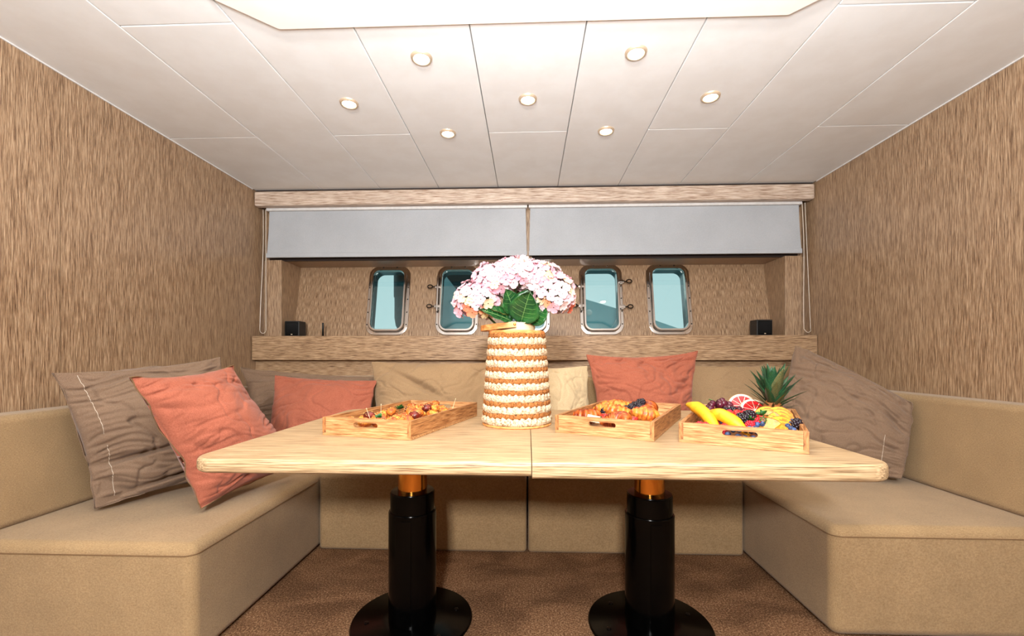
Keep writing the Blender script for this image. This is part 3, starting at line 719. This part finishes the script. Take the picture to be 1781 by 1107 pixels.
# ---- tray 3: fruit
def bez(p0, p1, p2, p3, n):
    P = [Vector(p) for p in (p0, p1, p2, p3)]; r = []
    for k in range(n + 1):
        t = k / n; u = 1 - t; r.append(P[0] * u ** 3 + P[1] * 3 * u * u * t + P[2] * 3 * u * t * t + P[3] * t ** 3)
    return r
def banana(p0, p1, p2, p3, label):
    o = thing('banana', label, 'banana', p3, group='bananas in the fruit tray')
    pts = bez(p0, p1, p2, p3, 26); rad = []
    for k in range(27):
        u = k / 26; rad.append(.0225 * min(1, .36 + 2.6 * u) * min(1, .30 + 2.2 * (1 - u)))
    obj('peel', tube(nb(), pts, rad, 7), 'banana', o, False, world=True)
    autosmooth(o.children[0], 62)
    d = (pts[0] - pts[1]).normalized()
    obj('tip', tube(nb(), [pts[0] - d * .002, pts[0] + d * .005, pts[0] + d * .009], [.0078, .0068, .005], 8), 'btip', o, True, world=True)
banana((.604, 1.655, .812), (.625, 1.60, .815), (.622, 1.49, .788), (.612, 1.405, .748), 'yellow banana at the left end of the fruit tray')
banana((.628, 1.510, .802), (.650, 1.475, .806), (.675, 1.43, .782), (.690, 1.375, .750), 'yellow banana beside the handle of the fruit tray')
gb = thing('grape_bunch', 'bunch of dark red grapes at the back left of the fruit tray', 'grapes', T3.w(.085, .39, 0))
gsrc = None; gq = random.Random(3)
for k in range(58):
    a = gq.uniform(0, 2 * PI); rr_ = math.sqrt(gq.random()); x = .0 + .085 * rr_ * math.cos(a) + .02; y = .085 * rr_ * math.sin(a) - .03; z = .030 + .060 * (1 - rr_ ** 2) * gq.uniform(.55, 1)
    if abs(x + .09) > 1: continue
    if x < -.055: x = -.055
    if gsrc is None:
        g = nb(); bmesh.ops.create_uvsphere(g, u_segments=14, v_segments=10, radius=.0118); gsrc = obj('grape', g, 'grape', gb, True); o = gsrc
    else: o = inst(gsrc, gb)
    v = Vector((x, y, 0)); v.rotate(Euler((0, 0, T3.rz))); o.location = (v.x, v.y, z + .010); o.scale = (1, 1, gq.uniform(1, 1.15))
obj('stalk', tube(nb(), [(0, 0, .03), (.01, .01, .07), (.0, .03, .088), (-.02, .04, .094)], [.003, .0026, .0022, .003], 6), 'stem', gb, True)
def citrus(loc, rot, label, r=.053):
    o = thing('grapefruit_slice', label, 'grapefruit', loc, rot, 'grapefruit slices in the fruit tray')
    autosmooth(obj('rind', lathe(nb(), [(r - .003, -.008), (r, -.006), (r, .006), (r - .003, .008)], 40), 'rind', o))
    autosmooth(obj('pith', lathe(nb(), [(r - .0025, -.0085), (r - .002, .0085)], 40), 'pith', o))
    ns = 10
    for k in range(ns):
        a0 = 2 * PI * k / ns + .022; a1 = 2 * PI * (k + 1) / ns - .022; b_ = nb()
        pts = [(.004 * math.cos((a0 + a1) / 2), .004 * math.sin((a0 + a1) / 2))] + [((r - .0105) * math.cos(a0 + (a1 - a0) * q / 6), (r - .0105) * math.sin(a0 + (a1 - a0) * q / 6)) for q in range(7)]
        lo_ = [b_.verts.new((x, y, -.0092)) for x, y in pts]; hi_ = [b_.verts.new((x, y, .0096)) for x, y in pts]
        b_.faces.new(lo_); b_.faces.new(hi_)
        for q in range(len(pts)): b_.faces.new((lo_[q], lo_[(q + 1) % len(pts)], hi_[(q + 1) % len(pts)], hi_[q]))
        obj('segment', b_, 'pulp', o)
    return o
citrus((.872, 1.79, .790), (R(62), 0, R(-16)), 'grapefruit slice standing at the back of the fruit tray')
citrus((.884, 1.715, .780), (R(48), R(12), R(-18)), 'grapefruit slice lying in front of the other slice in the fruit tray', .054)
# pineapple crown
pc = thing('pineapple', 'spiky green leafy top of a pineapple standing in the fruit tray', 'pineapple', (.925, 1.665, .728))
obj('core', lathe(nb(), [(.040, 0), (.042, .05), (.032, .08), (.012, .12)], 20), 'prind', pc, True)
def leaf_mesh(L, w, curl, fold=.3, n=10):
    b_ = nb(); rows = []
    for k in range(n + 1):
        u = k / n; wd = w * (1 - u ** 2.2) * (.75 + .5 * u * (1 - u)) + .0003; x = L * u * (1 - curl * u * .25); z = -curl * L * .5 * u * u
        rows.append([b_.verts.new((x, -wd, z + fold * wd)), b_.verts.new((x, 0, z)), b_.verts.new((x, wd, z + fold * wd))])
    for a, b2 in zip(rows, rows[1:]): b_.faces.new((a[0], a[1], b2[1], b2[0])); b_.faces.new((a[1], a[2], b2[2], b2[1]))
    r_ = bmesh.ops.extrude_face_region(b_, geom=list(b_.faces))
    for v in [g for g in r_['geom'] if isinstance(g, bmesh.types.BMVert)]: v.co.z -= .0009
    return b_
lsrc = {}
pq = random.Random(5)
tot = 50
for k in range(tot):
    u = k / (tot - 1)                      # 0 bottom outer .. 1 top inner
    a = k * 2.39996; elev = R(8 + 74 * u ** .8 + pq.uniform(-6, 6)); L = (.058 + .068 * math.sin(min(1, u * 1.1) * PI * .60)) * pq.uniform(.85, 1.12); kind = (0 if u < .35 else 1 if u < .7 else 2)
    mt = 'crown2' if (u < .35 and pq.random() < .6) or pq.random() < .14 else 'crown'
    key = (kind, mt)
    if key not in lsrc:
        lsrc[key] = obj('leaf', leaf_mesh(1.0, (.085, .15, .21)[kind], (.10, .12, .10)[kind]), mt, pc, True); o = lsrc[key]
    else: o = inst(lsrc[key], pc)
    z = .068 + .055 * u; rad = .034 * (1 - u * .85)
    o.location = (rad * math.cos(a), rad * math.sin(a), z); o.rotation_euler = (0, -elev, a); o.scale = (L, L, L)
# pineapple slices fanned under the crown
q = 0
for row, (yy, zz, cnt) in enumerate(((1.575, .046, 2), (1.535, .040, 2), (1.495, .036, 2), (1.455, .030, 2), (1.415, .022, 2))):
    for i in range(cnt):
        b_ = nb(); r = .044; th = .011; seg = 12
        prof = [(-.0, -.004)] + [(r * math.cos(a), r * math.sin(a)) for a in [R(18 + 144 * s_ / seg) for s_ in range(seg + 1)]]
        lo_ = [b_.verts.new((x, -th / 2, z)) for x, z in prof]; hi_ = [b_.verts.new((x, th / 2, z)) for x, z in prof]
        b_.faces.new(lo_); b_.faces.new(hi_)
        for s_ in range(len(prof)): b_.faces.new((lo_[s_], lo_[(s_ + 1) % len(prof)], hi_[(s_ + 1) % len(prof)], hi_[s_]))
        bmesh.ops.bevel(b_, geom=list(b_.edges), offset=.0012, segments=1, affect='EDGES')
        o = thing('pineapple_slice', 'yellow fan shaped pineapple slice in the overlapping pile under the crown', 'pineapple', (.835 + (yy - 1.49) * .50 + (i - (cnt - 1) / 2) * .040 + rnd.uniform(-.006, .006), yy - (i - (cnt - 1) / 2) * .018, TZ + .012 + zz),
                  (R(-34 + rnd.uniform(-12, 12)), R((i - (cnt - 1) / 2) * 26 + rnd.uniform(-9, 9)), T3.rz + R(6)), 'pineapple slices in the fruit tray')
        autosmooth(obj('flesh', b_, 'pine', o))
        eb = nb()
        for s_ in range(5):
            a = R(30 + 30 * s_ + rnd.uniform(-6, 6)); res = bmesh.ops.create_icosphere(eb, subdivisions=1, radius=.0024)
            for v in res['verts']: v.co = Vector((v.co.x, v.co.y * 1.6, v.co.z)) + Vector((r * .99 * math.cos(a), rnd.uniform(-.003, .003), r * .99 * math.sin(a)))
        obj('eyes', eb, 'prind', o, True); q += 1
        obj('skin_edge', tube(nb(), [(r * math.cos(R(18 + 144 * s_ / seg)), -th / 2 + .001, r * math.sin(R(18 + 144 * s_ / seg))) for s_ in range(seg + 1)], .0012, 5), 'prind', o, True)
# berries
def blue_mesh():
    b_ = nb(); lathe(b_, [(0, -.0075), (.004, -.0066), (.0072, -.0034), (.0085, .0005), (.0076, .004), (.0052, .0064), (.0034, .0074), (.0030, .0062), (0, .0056)], 16, False); return b_
bl_ = obj('blueberry', blue_mesh(), 'blue', None, True)
pts = []
for (x, y, z) in [(.155, .045, .034), (.172, .04, .036), (.19, .05, .037), (.205, .04, .036), (.222, .048, .034), (.16, .062, .036), (.18, .066, .040), (.2, .07, .04), (.215, .075, .042), (.14, .05, .02), (.17, .03, .018), (.19, .03, .016), (.21, .03, .018), (.225, .03, .016),
                  (.235, .12, .05), (.22, .125, .046), (.305, .16, .045), (.318, .20, .047), (.322, .235, .05), (.318, .10, .040), (.322, .07, .036), (.312, .13, .042), (.308, .27, .054), (.32, .04, .03), (.12, .12, .05), (.072, .13, .048), (.06, .15, .05), (.08, .10, .04), (.1, .17, .05), (.145, .17, .052), (.3, .05, .03), (.075, .16, .054), (.25, .03, .016), (.165, .13, .05)]:
    pts.append((T3.w(x, y, z), rnd.uniform(.92, 1.18)))
scatter(bl_, pts, 'round dusky blueberry in the fruit tray', 'blueberry', 'blueberries in the fruit tray')
pts = [(T3.w(x, y, z), rnd.uniform(1.0, 1.25)) for x, y, z in ((.07, .22, .050), (.09, .20, .048), (.11, .24, .055), (.13, .27, .06), (.155, .25, .058), (.14, .21, .052), (.17, .20, .05), (.165, .165, .046), (.19, .17, .052), (.2, .21, .055), (.225, .18, .05), (.215, .155, .05), (.10, .14, .045), (.13, .09, .034), (.115, .19, .05), (.07, .08, .035), (.18, .29, .06), (.15, .10, .04), (.2, .11, .045), (.205, .25, .058), (.19, .235, .06), (.05, .11, .03), (.12, .06, .025), (.1, .045, .018))]
scatter(rb, pts, 'red raspberry in the fruit tray', 'raspberry', 'raspberries in the fruit tray')
pts = [(T3.w(x, y, z), 1.3) for x, y, z in ((.185, .14, .058), (.175, .155, .06), (.20, .19, .068), (.19, .20, .066), (.33, .17, .05), (.15, .145, .052), (.12, .29, .062), (.14, .305, .064))]
scatter(bb, pts, 'shiny blackberry in the fruit tray', 'blackberry', 'blackberries in the fruit tray')
sprig(T3.w(.235, .215, .066), 'green mint sprig in front of the grapefruit in the fruit tray', 9, .024)
sprig(T3.w(.205, .125, .058), 'green mint sprig behind the blueberries in the fruit tray', 9, .020)
for (x, y, z) in ((.235, .165, .054), (.16, .215, .062), (.22, .235, .06)):
    strawberry(T3.w(x, y, z), (rnd.uniform(1, 2), rnd.uniform(-.5, .5), rnd.uniform(0, 6)), 'red strawberry in the middle of the fruit tray', 'strawberries in the fruit tray', 1.15)

# ------------------------------------------------------------------ basket and hydrangeas
M['yarn_w'] = plain('yarn_cream', srgb(222, 204, 174), .9, 0, srgb(140, 94, 56), 170, .6, .1, .34, .54)
M['yarn_t'] = plain('yarn_tan', srgb(176, 116, 66), .9, 0, srgb(108, 58, 28), 190, .6, .1, .34, .56)
BX, BY, BH = -.045, 1.765, .375
bk = thing('woven_basket', 'tall tapered basket with cream and tan crocheted stripes on the table', 'basket', (BX, BY, TZ))
rb0, rb1 = .137, .109
autosmooth(obj('liner', lathe(nb(), [(rb0 - .008, .004), (rb1 - .008, BH - .004), (rb1 - .011, BH - .004), (rb0 - .012, .006)], 48, False), 'yarn_w', bk), 50)
autosmooth(obj('bottom_rim', lathe(nb(), [(rb0 - .012, 0), (rb0 + .001, 0), (rb0 + .004, .004), (rb0 + .001, .009), (rb0 - .01, .009)], 56), 'bentwood', bk))
NR = 16; rowh0 = (BH - .020) / NR
for k in range(NR):
    rowh = rowh0 * (1.16 if k % 2 == 0 else .84); zc = .010 + rowh0 * (k + .5) + (rowh0 * .08); u = zc / BH; r0 = rb0 + (rb1 - rb0) * u
    b_ = nb(); n = 252; m_ = 8; st = 34; ph = (k % 2) * .5; loops = []
    for i in range(n):
        a = 2 * PI * i / n; x = a / (2 * PI) * st + ph; fr = x - math.floor(x); scal = math.sin(PI * fr) ** .6
        tw = math.sin(2 * PI * fr * 2 + k) * .0012
        loop = []
        for q in range(m_):
            t_ = 2 * PI * q / m_; hr = (.0042 + .0036 * scal) * (1.12 if k % 2 == 0 else .8); hz = rowh * (.50 + .16 * scal)
            nz = noise.noise(Vector((math.cos(a) * 26, math.sin(a) * 26, k * 3.1 + math.sin(t_) * 1.5)))
            rr_ = r0 + hr * math.cos(t_) + tw * math.cos(t_ * 2) + .0028 * nz; zz = zc + hz * math.sin(t_) + .0065 * (scal - .5) + .003 * nz + .0012 * math.sin(9 * a + k)
            loop.append((rr_ * math.cos(a), rr_ * math.sin(a), zz))
        loops.append(loop)
    ring_loft(b_, loops, True)
    obj('woven_row', b_, 'yarn_w' if k % 2 == 0 else 'yarn_t', bk, True)
autosmooth(obj('top_rim', lathe(nb(), [(rb1 - .012, BH - .010), (rb1 + .005, BH - .010), (rb1 + .007, BH - .002), (rb1 + .004, BH + .004), (rb1 - .012, BH + .004)], 56, False), 'bentwood', bk))
autosmooth(obj('inner_pot', lathe(nb(), [(.068, .30), (.076, BH + .036), (.072, BH + .036), (.062, .32)], 40, False), 'stick', bk))
b_ = nb(); loops = []
for k in range(29):
    a = PI * k / 28 + PI / 2; el = 1.30
    px = .112 * math.cos(a) * el; py = .086 * math.sin(a); rise = .004 + .012 * (1 - abs(math.cos(a)))
    d = Vector((math.cos(a), math.sin(a), 0)); zz = BH + .010 + rise
    loops.append([tuple(Vector((px, py, zz + dz)) + d * dr) for dr, dz in ((-.003, -.010), (.003, -.010), (.003, .012), (-.003, .012))])
rs = ring_loft(b_, loops); b_.faces.new(rs[0]); b_.faces.new(rs[-1])
hd = obj('handle', b_, 'bentwood', bk); autosmooth(hd, 40)
rv = obj('rivet', lathe(nb(), [(.005, 0), (.005, .003), (.002, .0045)], 12), 'gold', hd); rv.location = (-.006, -.089, BH + .027); rv.rotation_euler = (PI / 2, 0, 0)
# florets
def petal_mat(name, c1, c2):
    m, nt, b = base(name, 0.6, spec=.2); oi = nd(nt, 'ShaderNodeObjectInfo')
    nt.links.new(ramp(nt, oi.outputs['Random'], [(0.0, c1), (1.0, c2)]), b.inputs['Base Color'])
    b.inputs['Subsurface Weight'].default_value = .0
    return m
M['pet_a'] = petal_mat('petal_blush', srgb(222, 182, 192), srgb(224, 166, 182)); M['pet_b'] = petal_mat('petal_white', srgb(230, 208, 208), srgb(226, 194, 206)); M['pet_c'] = petal_mat('petal_cream', srgb(234, 214, 168), srgb(232, 202, 176)); M['pet_d'] = petal_mat('petal_coral', srgb(238, 168, 128), srgb(212, 84, 70))
M['eye'] = plain('floret_eye', srgb(238, 206, 140), 0.6)
M['leafg'] = plain('hydrangea_leaf', srgb(36, 92, 40), 0.32, 0, srgb(18, 62, 30), 25, .3); M['leafo'] = plain('hydrangea_leaf_olive', srgb(120, 116, 50), 0.4, 0, srgb(70, 88, 40), 22, .3); M['vein'] = plain('leaf_vein', srgb(110, 150, 84), 0.5)
def floret_bm(seed):
    q = random.Random(seed); b_ = nb()
    for k in range(4):
        a = PI / 2 * k + q.uniform(-.15, .15); L = .0185 * q.uniform(.9, 1.1); up = q.uniform(-.1, .35)
        rows = []
        for (u, w) in ((.08, .10), (.35, .42), (.65, .56), (.88, .42), (1.0, .12)):
            row = []
            for s_ in (-1, -.5, 0, .5, 1):
                x = L * u; y = L * w * s_; z = L * (up * u * u + .16 * (s_ * s_ - .3) * u + .05 * math.sin(7 * u + 5 * s_ + seed))
                row.append(b_.verts.new((x * math.cos(a) - y * math.sin(a), x * math.sin(a) + y * math.cos(a), z)))
            rows.append(row)
        for r0, r1 in zip(rows, rows[1:]):
            for s_ in range(4): b_.faces.new((r0[s_], r0[s_ + 1], r1[s_ + 1], r1[s_]))
    return b_
fl_mesh = {}
for mt in ('pet_a', 'pet_b', 'pet_c', 'pet_d'):
    for v in range(2):
        me = bpy.data.meshes.new('floret'); b_ = floret_bm(v * 7 + 1); b_.to_mesh(me); b_.free(); me.materials.append(M[mt])
        for p in me.polygons: p.use_smooth = True
        fl_mesh[(mt, v)] = me
HD = [((-.165, -.04, .125), (.085, .075, .080), 'leftmost pale pink hydrangea head in the basket', .16), ((-.095, -.01, .205), (.085, .08, .070), 'pale pink hydrangea head on the upper left of the bunch', .02),
      ((-.005, -.03, .230), (.090, .085, .068), 'white hydrangea head at the top of the bunch', 0), ((.095, -.01, .215), (.085, .08, .070), 'pale pink hydrangea head on the upper right of the bunch', 0),
      ((.150, -.03, .145), (.082, .075, .085), 'rightmost pale pink hydrangea head in the basket', .10), ((.02, .09, .20), (.10, .08, .075), 'hydrangea head at the back of the bunch', 0)]
fq = random.Random(11)
ZT = TZ + BH
for (c_, e, lab, coral) in HD:
    base_p = Vector((BX + c_[0] * .2, BY + c_[1] * .2, ZT)); cw = Vector((BX + c_[0], BY + c_[1], ZT + c_[2]))
    t = thing('hydrangea', lab, 'flower', base_p, group='hydrangeas in the basket')
    obj('stem', tube(nb(), bez(base_p - Vector((0, 0, .10)), base_p + Vector((0, 0, .04)), cw - Vector((c_[0] * .2, 0, .08)), cw, 10), .004, 6), 'stem', t, True, world=True)
    b_ = nb(); bmesh.ops.create_icosphere(b_, subdivisions=2, radius=1.0)
    for v in b_.verts: v.co = Vector((v.co.x * e[0] * .72, v.co.y * e[1] * .72, v.co.z * e[2] * .72)) + cw
    obj('flower_core', b_, 'stem', t, True, world=True)
    n = 74
    for k in range(n):
        z = 1 - 1.72 * (k + .5) / n; a = k * 2.39996; s_ = math.sqrt(max(0, 1 - z * z)); d = Vector((s_ * math.cos(a), s_ * math.sin(a), z))
        nrm = Vector((d.x / e[0], d.y / e[1], d.z / e[2])).normalized()
        r = fq.random(); mt = 'pet_b' if r < .46 else 'pet_a' if r < .90 else 'pet_c'
        if coral and z < -.30 and d.y < .6 and fq.random() < coral * 2.6: mt = 'pet_d'
        o = bpy.data.objects.new('floret', fl_mesh[(mt, k % 2)]); COL.objects.link(o); o.parent = t
        j = fq.uniform(.90, 1.07); o.location = cw + Vector((d.x * e[0], d.y * e[1], d.z * e[2])) * j - base_p
        qn = (nrm + Vector((fq.uniform(-.3, .3), fq.uniform(-.3, .3), fq.uniform(-.3, .3)))).normalized().to_track_quat('Z', 'Y')
        o.rotation_mode = 'XYZ'; o.rotation_euler = (qn.to_matrix() @ Matrix.Rotation(fq.uniform(0, 6), 3, 'Z')).to_euler(); o.scale = (fq.uniform(.95, 1.3),) * 3
# big leaves
def big_leaf(base_p, tip, nrm, w, mt, label):
    w *= 1.25
    base_p, tip, nrm = Vector(base_p), Vector(tip), Vector(nrm).normalized()
    ax_ = (tip - base_p); L = ax_.length; ax_.normalize(); sd = ax_.cross(nrm).normalized(); nrm = sd.cross(ax_)
    b_ = nb(); rows = []; n = 14; m_ = 8
    for k in range(n + 1):
        u = k / n; wd = w * (math.sin(PI * min(1, u ** .8 * 1.0)) ** .75) * (1 - .1 * u) + .0015; row = []
        for q in range(-m_ // 2, m_ // 2 + 1):
            s_ = q / (m_ / 2); rip = .0025 * math.sin(u * 22 + abs(s_) * 5) * abs(s_)
            row.append(b_.verts.new(base_p + ax_ * L * u + sd * wd * s_ + nrm * (w * .35 * abs(s_) ** 1.5 - .18 * L * u * u + rip)))
        rows.append(row)
    for a, b2 in zip(rows, rows[1:]):
        for q in range(m_): b_.faces.new((a[q], a[q + 1], b2[q + 1], b2[q]))
    mids = [r[m_ // 2].co + nrm * .0012 for r in rows]; subs = [[rows[k][m_ // 2].co + nrm * .001, (rows[min(n, k + 1)][m_ // 2 + sg * 2].co) + nrm * .0012, rows[min(n, k + 2)][m_ // 2 + sg * 3].co + nrm * .0012] for k in (2, 4, 6, 8, 10) for sg in (-1, 1)]
    o = thing('hydrangea_leaf', label, 'leaf', base_p, group='hydrangea leaves in the basket')
    r_ = bmesh.ops.extrude_face_region(b_, geom=list(b_.faces))
    for v in [g for g in r_['geom'] if isinstance(g, bmesh.types.BMVert)]: v.co -= nrm * .0008
    bl2 = obj('blade', b_, mt, o, True, world=True)
    vb = tube(nb(), mids, .0012, 5)
    for s_ in subs: tube(vb, s_, .0006, 4)
    obj('vein', vb, 'vein', o, world=True)
b0 = (BX, BY - .03, ZT + .015)
def wp(px, py, dy): # offsets in metres from basket top centre
    return (BX + px, BY + dy + (.012 if py < .05 else 0), ZT + py + (.034 if py < .05 else .012))
big_leaf(wp(.02, .01, -.06), wp(.05, .135, -.115), (0, -1, .25), .052, 'leafg', 'large dark green hydrangea leaf at the front of the bunch')
big_leaf(wp(-.02, .008, -.06), wp(-.135, .085, -.12), (-.2, -.8, .7), .032, 'leafg', 'dark green hydrangea leaf pointing left under the flowers')
big_leaf(wp(-.03, .03, -.05), wp(-.135, .105, -.10), (.1, -.6, .8), .018, 'leafo', 'narrow olive hydrangea leaf lying above the left one')
big_leaf(wp(-.01, .04, -.05), wp(-.035, .15, -.09), (.3, -1, .1), .034, 'leafg', 'dark green hydrangea leaf standing upright left of the front one')
big_leaf(wp(.05, .008, -.05), wp(.12, .095, -.08), (.3, -1, .3), .038, 'leafg', 'dark green hydrangea leaf on the right under the flowers')
big_leaf(wp(.0, .04, -.04), wp(.10, .15, -.05), (0, -1, .2), .045, 'leafg', 'dark hydrangea leaf half hidden behind the front leaf')
